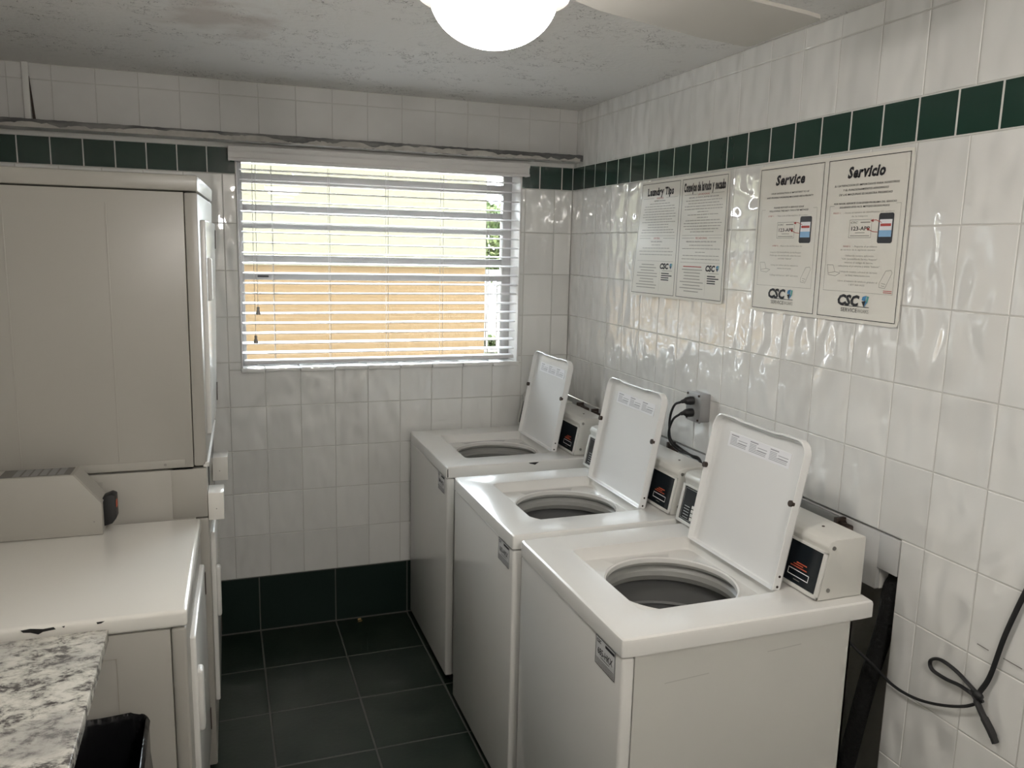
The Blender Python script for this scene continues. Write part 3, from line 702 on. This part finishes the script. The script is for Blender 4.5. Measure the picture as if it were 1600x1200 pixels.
# ------------------------------------------------------------------ signs
YF = Matrix.Identity(4)
def sign_panel(par, mtx, u0, W, H, content, curl):
    blk, red, gry = NB(), NB(), NB()
    z = .0024
    outline(blk, mtx, u0, u0+W, .010, H-.010, .0018, z)
    content(par, blk, red, gry, mtx, u0, W, H, z)
    for nm_, b, m in (('black_lettering', blk, INK), ('red_lettering', red, RED), ('fine_print', gry, FINE)):
        if curl:
            for vv in b.verts: curl(vv.co)
        tag(obj(nm_, b, m, par, smooth=0), kind='stuff')
def logo(par, blk, gry, mtx, u, v, k, z, curl=None):
    text(blk, mtx, 'CSC', u-.024*k, v, .024*k, width=.070*k, bold=.048, shear=.18, w=z)
    for m, pts in ((BLUE, [(.020, .010), (.032, .013), (.029, .000), (.018, .002)]), (TEAL, [(.033, .012), (.040, .011), (.036, -.004), (.031, -.002)]), (INK, [(.018, -.001), (.030, .001), (.026, -.014)]), (BLUE, [(.030, .000), (.035, -.003), (.027, -.014)])):
        b = NB(); poly(b, mtx, [(u+p[0]*k, v+p[1]*k) for p in pts], z+.0001)
        if curl:
            for vv in b.verts: curl(vv.co)
        obj('emblem', b, m, par, smooth=0)
def service(lang):
    def f(par, blk, red, gry, mtx, u0, W, H, z):
        U = lambda a: u0+W*a
        V = lambda a: .010+(H-.020)*(1-a)
        T = lambda bm, s, u, v, cap, wd, **k: text(bm, mtx, s, U(u), V(v), cap, width=W*wd, w=z, **k)
        es = lang == 'es'
        title(blk, mtx, 'Servicio' if es else 'Service', U(.5), V(.085), .029, W*.46, .22, z)
        if es:
            for s, v_, wd in (('SU SATISFACCION ES IMPORTANTE PARA NOSOTROS', .165, .80), ('Y EL FUNCIONAMIENTO APROPIADO', .193, .56), ('DE LAS MAQUINAS ES NUESTRA PRIORIDAD', .221, .66)): T(blk, s, .5, v_, .0055, wd, bold=.004, shear=.2)
            for s, v_, wd in (('POR FAVOR, REPORTE CUALQUIER PROBLEMA DEL SERVICIO.', .277, .78), ('SIGUIENDO ESTE FACIL METODO DE DOS PASOS', .300, .62)): T(blk, s, .5, v_, .0050, wd, bold=.004, shear=.2)
            T(red, 'PASO 1', .16, .335, .0042, .09); T(gry, '- Anote el número de identificación (ID number)', .56, .335, .0045, .62); T(gry, 'de la máquina', .46, .358, .0042, .20)
            T(red, 'PASO 2', .33, .545, .0042, .09); T(gry, '- Reporte el problema', .56, .545, .0045, .30); T(gry, 'de servicio de la siguiente manera', .47, .566, .0042, .44)
            for s, v_, wd in (('Utilizando nuestra aplicación', .603, .36), ('"CSC ServiceWorks Service Request"', .624, .45), ('escanee el código de barras,', .646, .36), ('seleccione el problema y envíe "Submit"', .668, .52), ('Utilizando nuestra solicitud de servicio', .704, .48), ('en línea www.cscsw.com', .726, .31), ('Llame al número de teléfono gratuito al', .763, .50), ('1 877 264 6622', .785, .20)): T(gry, s, .5, v_, .0044, wd)
        else:
            for s, v_, wd in (('YOUR SATISFACTION IS IMPORTANT TO US', .178, .60), ('AND PROPERLY WORKING MACHINES ARE A PRIORITY', .206, .74)): T(blk, s, .5, v_, .0050, wd, bold=.004, shear=.2)
            for s, v_, wd in (('PLEASE REPORT A SERVICE ISSUE', .277, .48), ('FOLLOWING THE EASY TWO-STEP METHOD', .300, .62)): T(blk, s, .5, v_, .0050, wd, bold=.004, shear=.2)
            T(red, 'STEP 1', .22, .335, .0042, .09); T(gry, '- Take note of the machine ID number', .56, .335, .0045, .50)
            T(red, 'STEP 2', .33, .545, .0042, .09); T(gry, '- Report the service issue by:', .58, .545, .0045, .36)
            for s, v_, wd in (('Using the CSC ServiceWorks Service Request', .590, .50), ('Mobile app, scan the barcode, select the issue', .612, .50), ('and click "Submit"', .634, .22), ('Using our online service request at', .680, .44), ('www.cscsw.com', .702, .22), ('Calling toll free at 1 877 264 6622', .752, .46)): T(gry, s, .5, v_, .0044, wd)
        # inner frame
        fr = [((.06, .290), (.06, .83)), ((.06, .83), (.94, .83)), ((.94, .83), (.94, .290)), ((.06, .290), (.12, .290)), ((.88, .290), (.94, .290))]
        for a, b in fr: line(gry, mtx, (U(a[0]), V(a[1])), (U(b[0]), V(b[1])), .0009, z)
        # card and phone
        outline(gry, mtx, U(.34), U(.62), V(.492), V(.380), .0012, z); T(blk, 'CSC', .40, .397, .005, .09, shear=.2); rect(gry, mtx, U(.48), U(.60), V(.401), V(.394), z)
        T(blk, '123-APP', .485, .434, .0105, .23, bold=.01); rect(gry, mtx, U(.42), U(.54), V(.463), V(.459), z); rect(gry, mtx, U(.36), U(.60), V(.482), V(.477), z)
        ph = NB(); x0, x1, a, b, c = U(.70), U(.875), V(.525), V(.345), .004
        poly(ph, mtx, [(x0+c, a), (x1-c, a), (x1, a+c), (x1, b-c), (x1-c, b), (x0+c, b), (x0, b-c), (x0, a+c)], z); o = obj('printed_phone', ph, mat('dark_grey_ink', (.035, .037, .045), .5), par, smooth=0)
        b = NB(); rect(b, mtx, U(.715), U(.86), V(.487), V(.383), z+.0002); obj('phone_screen', b, LABW, par, smooth=0)
        b = NB(); rect(b, mtx, U(.715), U(.86), V(.487), V(.448), z+.0004); obj('phone_screen_band', b, LBLUE, par, smooth=0)
        rect(red, mtx, U(.725), U(.85), V(.424), V(.408), z+.0004)
        for p0, p1 in (((.62, .388), (.67, .385)), ((.67, .385), (.74, .402)), ((.70, .458), (.64, .455)), ((.64, .455), (.58, .440))): line(red, mtx, (U(p0[0]), V(p0[1])), (U(p1[0]), V(p1[1])), .0016, z+.0006)
        poly(red, mtx, [(U(.60), V(.388)), (U(.64), V(.379)), (U(.64), V(.398))], z+.0006); poly(red, mtx, [(U(.555), V(.436)), (U(.60), V(.432)), (U(.59), V(.450))], z+.0006)
        # laptop and handset drawings
        for a, b in (((.09, .665), (.17, .665)), ((.09, .665), (.11, .718)), ((.17, .665), (.20, .708)), ((.11, .718), (.20, .708)), ((.20, .708), (.27, .715)), ((.27, .715), (.21, .735)), ((.21, .735), (.11, .728)), ((.11, .728), (.11, .718))): line(gry, mtx, (U(a[0]), V(a[1])), (U(b[0]), V(b[1])), .0011, z)
        for a, b in (((.84, .690), (.90, .685)), ((.90, .685), (.915, .700)), ((.915, .700), (.845, .795)), ((.845, .795), (.775, .790)), ((.775, .790), (.775, .765)), ((.775, .765), (.84, .690)), ((.80, .765), (.85, .770)), ((.80, .78), (.84, .783))): line(gry, mtx, (U(a[0]), V(a[1])), (U(b[0]), V(b[1])), .0011, z)
        if es:
            for k in range(2): rect(red, mtx, U(.83), U(.93), V(.812+.01*k), V(.808+.01*k), z)
        logo(par, blk, gry, mtx, U(.51), V(.882), 1.18, z)
        rect(blk, mtx, U(.33), U(.68), V(.921), V(.917), z)
        text(blk, mtx, 'SERVICE', U(.43), V(.944), .011, width=W*.21, w=z); text(gry, mtx, 'WORKS', U(.61), V(.944), .011, width=W*.14, w=z)
    return f
def tips(lang):
    def f(par, blk, red, gry, mtx, u0, W, H, z):
        U = lambda a: u0+W*a
        V = lambda a: .010+(H-.020)*(1-a)
        es = lang == 'es'
        title(blk, mtx, 'Consejos de lavado y secado' if es else 'Laundry Tips', U(.5), V(.07 if es else .075), .031 if es else .028, W*(.92 if es else .68), 0, z)
        text(red, mtx, 'LAVADORAS' if es else 'WASHERS', U(.5), V(.135), .0065, width=W*(.26 if es else .18), w=z)
        text(red, mtx, 'SECADORAS' if es else 'DRYERS', U(.5), V(.495), .0065, width=W*(.26 if es else .15), w=z)
        for v_ in (.135, .495):
            rect(gry, mtx, U(.06), U(.34), V(v_+.0015), V(v_-.0015), z); rect(gry, mtx, U(.66), U(.94), V(v_+.0015), V(v_-.0015), z)
        text(blk, mtx, 'SEPARE LA ROPA ANTES DE LAVAR' if es else 'BEFORE WASHING', U(.5), V(.160), .0045, width=W*(.66 if es else .28), w=z)
        text(blk, mtx, 'REVISE SU ROPA ANTES DE SECAR' if es else 'BEFORE DRYING', U(.5), V(.525), .0045, width=W*(.66 if es else .28), w=z)
        rnd = random.Random(5 if es else 3)
        vs = [.185+.0235*k for k in range(12)]+[.555+.029*k for k in range(5 if es else 4)]
        for v_ in vs:
            hw = rnd.choice([.12, .26, .34, .38, .40, .42, .42]); x = .5-hw
            while x < .5+hw-.02:
                l = min(rnd.uniform(.03, .10), .5+hw-x); rect(gry, mtx, U(x), U(x+l), V(v_+.0025), V(v_-.0025), z); x += l+.010
        for a in (.472, .70): rect(gry, mtx, U(.06), U(.94), V(a+.0012), V(a-.0012), z)
        for k in range(9):
            hw = rnd.uniform(.14, .27); rect(red if (k == 0 and es) else gry, mtx, U(.335-hw), U(.335+hw), V(.738+.0262*k), V(.731+.0262*k), z)
        line(gry, mtx, (U(.64), V(.74)), (U(.64), V(.97)), .0006, z)
        logo(par, blk, gry, mtx, U(.81), V(.742), .86, z, CURL if not es else CURL)
        rect(gry, mtx, U(.69), U(.93), V(.785), V(.781), z)
        for k in range(4): rect(blk, mtx, U(.68), U(.86+.07*(k == 1)), V(.812+.019*k), V(.803+.019*k), z)
    return f
S1 = empty('information_sign', (-.004, -.712, 1.617), label='laundry tips sign in two panels with its lower left corner curling off the wall', cat='sign')
S1['group'] = 'plastic signs on the right wall'
m1 = frame((0, 0, 0), (0, -1, 0), (0, 0, 1), (-1, 0, 0)); W1, H1 = .607, .452
def CURL(co):
    u = -co.y/W1; v_ = co.z/H1
    co.x -= .034*max(0, 1-u/.75)**1.6*max(0, 1-v_)**1.2
def backing(W, H, r, curl, par, nu=24, nv=18):
    bm = NB(); g = []
    for s in (0, 1):
        g.append([[bm.verts.new((-.0012*s-.0001, -W*i/nu, H*j/nv)) for j in range(nv+1)] for i in range(nu+1)])
    for s in (0, 1):
        for i in range(nu):
            for j in range(nv): bm.faces.new((g[s][i][j], g[s][i+1][j], g[s][i+1][j+1], g[s][i][j+1]))
    for i in range(nu):
        for j in (0, nv): bm.faces.new((g[0][i][j], g[0][i+1][j], g[1][i+1][j], g[1][i][j]))
    for j in range(nv):
        for i in (0, nu): bm.faces.new((g[0][i][j], g[0][i][j+1], g[1][i][j+1], g[1][i][j]))
    if r:   # rounded corners
        for vv in bm.verts:
            for cu, su in ((r, 1), (W-r, -1)):
                for cv_, sv in ((r, 1), (H-r, -1)):
                    u, v_ = -vv.co.y, vv.co.z
                    if (u-cu)*su < -1e-6 and (v_-cv_)*sv < -1e-6: pass
        corner = [(0, 0), (nu, 0), (0, nv), (nu, nv)]
        for s in (0, 1):
            for i, j in corner:
                vv = g[s][i][j].co; vv.y += (r*.25 if i else -r*.25); vv.z += (-r*.25 if j else r*.25)
    if curl:
        for vv in bm.verts: curl(vv.co)
    return obj('board', bm, PAPER, par, smooth=40)
backing(W1, H1, .008, CURL, S1)
sign_panel(S1, m1, .008, .288, H1, tips('en'), CURL); sign_panel(S1, m1, .311, .288, H1, tips('es'), CURL)
S2 = empty('information_sign', (-.004, -1.480, 1.612), label='service instructions sign in two panels with a printed phone on each, nearest the camera', cat='sign', group='plastic signs on the right wall')
backing(.620, .454, .012, None, S2)
sign_panel(S2, m1, .010, .290, .454, service('en'), None); sign_panel(S2, m1, .318, .292, .454, service('es'), None)

# ------------------------------------------------------------------ outlet, cords, plumbing
ob = empty('wall_outlet', (0, -1.238, 1.243), label='grey metal outlet box on the tiled wall with two black plugs in it', cat='outlet')
box('back_box', (-.040, 0, -.044, .044, -.052, .050), OUTM, ob, bev=.003); cp = box('cover_plate', (-.044, -.039, -.047, .047, -.055, .053), OUTM, ob, bev=.002)
for y in (-.036, .036):
    for z in (-.045, .044):
        bm = NB(); tube(bm, [(-.047, y, z), (-.043, y, z)], .004, 10); obj('screw', bm, BRONZE, cp)
for z in (.022, -.022):
    bm = NB(); tube(bm, [(-.0455, 0, z), (-.043, 0, z)], .017, 20); obj('receptacle', bm, GREYSTL, cp)
def cord(name, plug_z, pts, label, r=.0045):
    c = empty(name, (-.045, -1.238, 1.243+plug_z), label=label, cat='cord')
    L = lambda p: (p[0]+.045, p[1]+1.238, p[2]-1.243-plug_z)
    bm = NB(); tube(bm, [(0, 0, 0), (-.012, 0, 0), (-.028, .004, -.001), (-.034, .006, -.002), (-.044, .009, -.005)], [.015, .016, .013, .008, .006], 10); obj('plug', bm, BLACK, c)
    bm = NB(); tube(bm, spline([L(p) for p in pts]), r, 8); obj('cable', bm, BLACK, c)
cord('power_cord', .022, [(-.09, -1.228, 1.259), (-.10, -1.205, 1.245), (-.10, -1.180, 1.20), (-.095, -1.170, 1.14), (-.08, -1.165, 1.10), (-.06, -1.20, 1.077), (-.05, -1.26, 1.063), (-.035, -1.30, 1.04), (-.035, -1.33, .90)], 'black cord plugged into the upper socket of the wall outlet')
cord('power_cord', -.022, [(-.09, -1.228, 1.215), (-.10, -1.20, 1.19), (-.10, -1.175, 1.14), (-.09, -1.172, 1.10), (-.07, -1.21, 1.071), (-.06, -1.27, 1.070), (-.045, -1.315, 1.050), (-.04, -1.34, .90)], 'black cord plugged into the lower socket of the wall outlet')
bm = NB(); tube(bm, spline([(-.03, -1.345, .95), (-.03, -1.35, 1.06), (-.032, -1.375, 1.094), (-.032, -1.40, 1.088), (-.032, -1.415, 1.05), (-.03, -1.42, .95)]), .0055, 8); tube(bm, spline([(-.022, -1.36, .95), (-.022, -1.37, 1.06), (-.022, -1.395, 1.098), (-.022, -1.425, 1.088), (-.022, -1.435, 1.04), (-.02, -1.44, .95)]), .0055, 8)
tag(obj('cable_loop', bm, BLACK), 'black cable looped up behind the middle washing machine', 'cord')
for i, (y0, y1, z0, z1, lab) in enumerate(((-.285, -.215, 1.0, 1.066, 'wide brown water valve behind the farthest washing machine'), (-.41, -.378, .99, 1.066, 'narrow brown water valve behind the farthest washing machine, nearer the outlet'),
        (-1.090, -1.058, 1.0, 1.068, 'brown valve bracket below the wall outlet'), (-1.43, -1.405, 1.03, 1.085, 'dark valve beside the looped cable behind the middle washing machine'), (-2.012, -1.972, 1.0, 1.066, 'dark water valve behind the nearest washing machine'))):
    t = empty('water_valve', (-.002, (y0+y1)/2, z0), label=lab, cat='valve', group='water valves along the wall chase'); w = (y1-y0)/2
    box('body', (-.030, .004, -w, w, 0, (z1-z0)*.75), BRONZE, t, bev=.003)
    box('bracket', (-.034, 0, w-.012, w, 0, z1-z0), BRONZE, t, bev=.001)
    bm = NB(); tube(bm, [(-.018, 0, .01), (-.018, 0, (z1-z0)*.86)], .010, 12); obj('stem', bm, BRONZE, t)
bm = NB(); tube(bm, spline([(.030, -1.985, 0.001), (.030, -2.035, .3), (.030, -2.085, .6), (.032, -2.125, .80), (.034, -2.134, .90), (.05, -2.134, .93), (.085, -2.13, .94)]), [.026]*30+[.027]*10+[.030]*9, 16, flat=.85)
tag(obj('drain_hose', bm, mat('black_foam', (.010, .010, .010), .85, bump=(80, .6))), 'thick black foam-covered hose rising into the wall behind the nearest washer', 'hose')
bm = NB(); tube(bm, [(.092, -2.146, 0), (.092, -2.142, .86)], .021, 16); tag(obj('drain_pipe', bm, PIPE), 'yellowed vertical drain pipe in the wall recess beside the black hose', 'pipe')

kc = empty('knotted_cord', (-.012, -2.46, .79), label='black knotted cord hanging against the right wall with a loop and a tail', cat='cord')
def K(l): return [(p[0]+.012, p[1]+2.46, p[2]-.79) for p in l]
bm = NB(); tube(bm, spline(K([(-.010, -2.61, 1.30), (-.010, -2.565, 1.18), (-.010, -2.530, 1.069), (-.011, -2.500, .960), (-.012, -2.478, .850), (-.014, -2.458, .797)])), .0065, 8, flat=.6); obj('hanging_strand', bm, BLACK, kc)
bm = NB(); tube(bm, spline(K([(-.014, -2.455, .793), (-.016, -2.43, .805), (-.014, -2.39, .818), (-.013, -2.345, .822), (-.012, -2.318, .806), (-.013, -2.325, .786), (-.014, -2.365, .783), (-.018, -2.41, .790), (-.02, -2.455, .788)])), .0058, 8, flat=.7); obj('loop', bm, BLACK, kc)
bm = NB(); tube(bm, spline(K([(-.020, -2.440, .795), (-.022, -2.460, .780), (-.020, -2.478, .755), (-.015, -2.500, .725), (-.012, -2.512, .703)])), [.006]*8+[.009]*10+[.011]*10+[.010]*5, 8, flat=.6); obj('tail', bm, BLACK, kc)
bm = NB(); bmesh.ops.create_icosphere(bm, subdivisions=2, radius=.013)
for vv in bm.verts: vv.co = Vector((vv.co.x*.7, vv.co.y*1.1, vv.co.z*.9))*(1+.15*math.sin(vv.co.y*500))
bmesh.ops.translate(bm, verts=bm.verts, vec=(-.006, .003, .002)); obj('knot', bm, BLACK, kc, smooth=60)
bm = NB(); tube(bm, spline(K([(-.016, -2.472, .785), (-.02, -2.43, .748), (-.02, -2.36, .712), (-.02, -2.29, .690), (-.018, -2.22, .685), (-.02, -2.15, .705), (-.045, -2.08, .745), (-.06, -2.02, .79)])), .0038, 8); obj('thin_strand', bm, BLACK, kc)

# ------------------------------------------------------------------ ceiling fan with the lit bowl
FXc, FYc = -1.196, -2.345
fan = empty('ceiling_fan', (FXc, FYc, CEIL_Z), math.radians(14.5), 'pale two-bladed ceiling fan with a brushed nickel ring and a lit white glass bowl', 'ceiling fan')
obj('canopy', lathe(NB(), [(.001, 0), (.07, 0), (.07, -.035), (.03, -.05), (.03, -.085), (.080, -.095), (.088, -.11), (.088, -.160), (.075, -.175), (.018, -.18), (.018, -.235)], 48, cap1=True), NICKEL, fan)
for s in (0, 1):
    mt = Matrix.Rotation(math.pi*s, 4, 'Z') @ Matrix.Translation((0, 0, -.182)) @ Matrix.Rotation(math.radians(-6), 4, 'X')
    bm = NB(); n = 14; top = []; 
    def outl(): 
        pts = [(.20, -.065), (.30, -.085), (.69, -.105)]
        pts += [(.73+.015*math.cos(a), -.09+.015*math.sin(a)) for a in (-1.2, -.4, 0)]
        pts += [(.730+.015*math.cos(a), .075+.015*math.sin(a)) for a in (0, .8, 1.5)]
        pts += [(.60, .098), (.30, .085), (.20, .065)]
        return pts
    P = outl(); a = [bm.verts.new(mt @ Vector((x, y, .004))) for x, y in P]; b = [bm.verts.new(mt @ Vector((x, y, -.004))) for x, y in P]
    bm.faces.new(a); bm.faces.new(b)
    for k in range(len(P)): bm.faces.new((a[k], a[(k+1) % len(P)], b[(k+1) % len(P)], b[k]))
    bd = obj('blade', bm, FANW, fan)
    box('blade_arm', (.10, .26, -.02, .02, .0, .010), NICKEL, bd, bev=.002, mtx=mt)
ZR_ = 2.205-CEIL_Z
obj('fitter_ring', lathe(NB(), [(.03, .034+ZR_), (.122, .032+ZR_), (.130, ZR_+.024), (.1305, ZR_+.004), (.127, ZR_-.001)], 64), mat('dark_nickel', (.05, .045, .04), .5, metal=.5), fan)
obj('ring_flange', lathe(NB(), [(.127, ZR_-.001), (.120, ZR_+.004), (.107, ZR_+.012)], 64), mat('dull_flange', (.022, .019, .016), .8), fan)
for k in range(3):
    a = 2.1*k+.5; bm = NB(); tube(bm, [(0, 0, ZR_+.022), (.122*math.cos(a), .122*math.sin(a), ZR_+.022)], .004, 6); obj('bowl_arm', bm, NICKEL, fan)
obj('glass_bowl', lathe(NB(), [(.106, ZR_+.018)]+[(.108*math.cos(k*math.pi/30), ZR_+.004-.084*math.sin(k*math.pi/30)) for k in range(15)], 64, cap1=True), LAMPM, fan, smooth=60)

rf = empty('fill_globe', (-1.0, -4.0, CEIL_Z), label='white fill globe added under the ceiling at the door end of the room', cat='fill light')  # unseen globe added only to fill the ceiling and near faces with light
obj('canopy', lathe(NB(), [(.055, 0), (.06, -.01), (.05, -.025), (.03, -.03)], 32, cap1=True), NICKEL, rf)
obj('fill_globe_shell', lathe(NB(), [(.12*math.sin(a), -.125+.11*math.cos(a)) for a in [.42+(math.pi-.43)*k/20 for k in range(21)]], 48), mat('fill_globe_glow', (.9, .87, .8), .3, emit=((1, .95, .89), REAR_FILL)), rf, smooth=60)

# ------------------------------------------------------------------ small scrap on the floor
bm = NB(); poly(bm, Matrix.Identity(4), [(0, 0), (.022, .004), (.030, .016), (.012, .012)], .002); poly(bm, frame((0, 0, 0), (1, 0, 0), (0, 1, .35), (0, 0, 1)), [(.004, .010), (.024, .012), (.020, .024), (.008, .022)], .003)
o = obj('paper_scrap', bm, mat('tan_scrap', (.42, .28, .12), .7), smooth=0); o.location = (-1.075, -.05, 0.0005); tag(o, 'tiny tan scrap lying on the dark floor below the window', 'scrap')

# ------------------------------------------------------------------ outside
nb = empty('neighbour_building', (-2, 3.0, -1), label='stuccoed neighbouring building, beige below and pale yellow above, outside the window', cat='building')
box('lower_wall', (-5, 2.53, 0, 3, -1, 2.62), BLDG, nb, smooth=0); box('upper_wall', (-5, 2.53, -.01, 3, 2.62, 3.42), BLDGU, nb, smooth=0)
gd = box('ground', (-14, 14, -16, 22, -.5, -.3), GRASS); tag(gd, kind='structure')
def bush(x, y, z, rx, rz, n, label, seed):
    rnd = random.Random(seed); t = empty('leafy_shrub', (x, y, -.3), label=label, cat='shrub', group='shrubs outside the window')
    bm = NB(); tube(bm, [(0, 0, 0), (.03, 0, z*.5), (0, 0, z+.3)], [.06, .05, .03], 8); obj('trunk', bm, BRONZE, t)
    bm = NB()
    for k in range(n):
        a = rnd.uniform(0, 6.28); ph = math.acos(rnd.uniform(-1, 1)); r = rnd.uniform(.45, 1)**.6
        p = Vector((rx*r*math.sin(ph)*math.cos(a), rx*r*math.sin(ph)*math.sin(a), z+.3+rz*r*math.cos(ph)))
        u = Vector((rnd.uniform(-1, 1), rnd.uniform(-1, 1), rnd.uniform(-1, 1))).normalized()*.06; w = u.cross(Vector((rnd.uniform(-1, 1), rnd.uniform(-1, 1), rnd.uniform(-1, 1)))).normalized()*.03
        bm.faces.new([bm.verts.new(q) for q in (p-u, p+w, p+u, p-w)])
    tag(obj('foliage', bm, LEAF, t, smooth=0), kind='stuff')
bush(1.45, 6.0, 1.85, .55, .50, 2600, 'light green leafy tree seen at the right of the window beyond the building corner', 1)
bush(1.35, 4.9, .55, .30, .28, 900, 'low green shrub below the white railing outside the window', 2)
OUTW = mat('outdoor_white_paint', (.055, .052, .050), .7, spec=.1)
rl = empty('white_railing', (.62, 4.0, .45), label='white railing with thin posts outside, right of the building corner', cat='railing')
box('top_rail', (-.02, 1.1, -.02, .02, 1.08, 1.13), OUTW, rl, bev=.004); box('bottom_rail', (-.02, 1.1, -.02, .02, .30, .35), OUTW, rl, bev=.004)
for k in range(10): box('baluster', (.03+.11*k, .055+.11*k, -.012, .012, .35, 1.08), OUTW, rl)
for x in (.0, .54, 1.05): box('post', (x, x+.05, -.025, .025, -.75, 1.16), OUTW, rl, bev=.004)
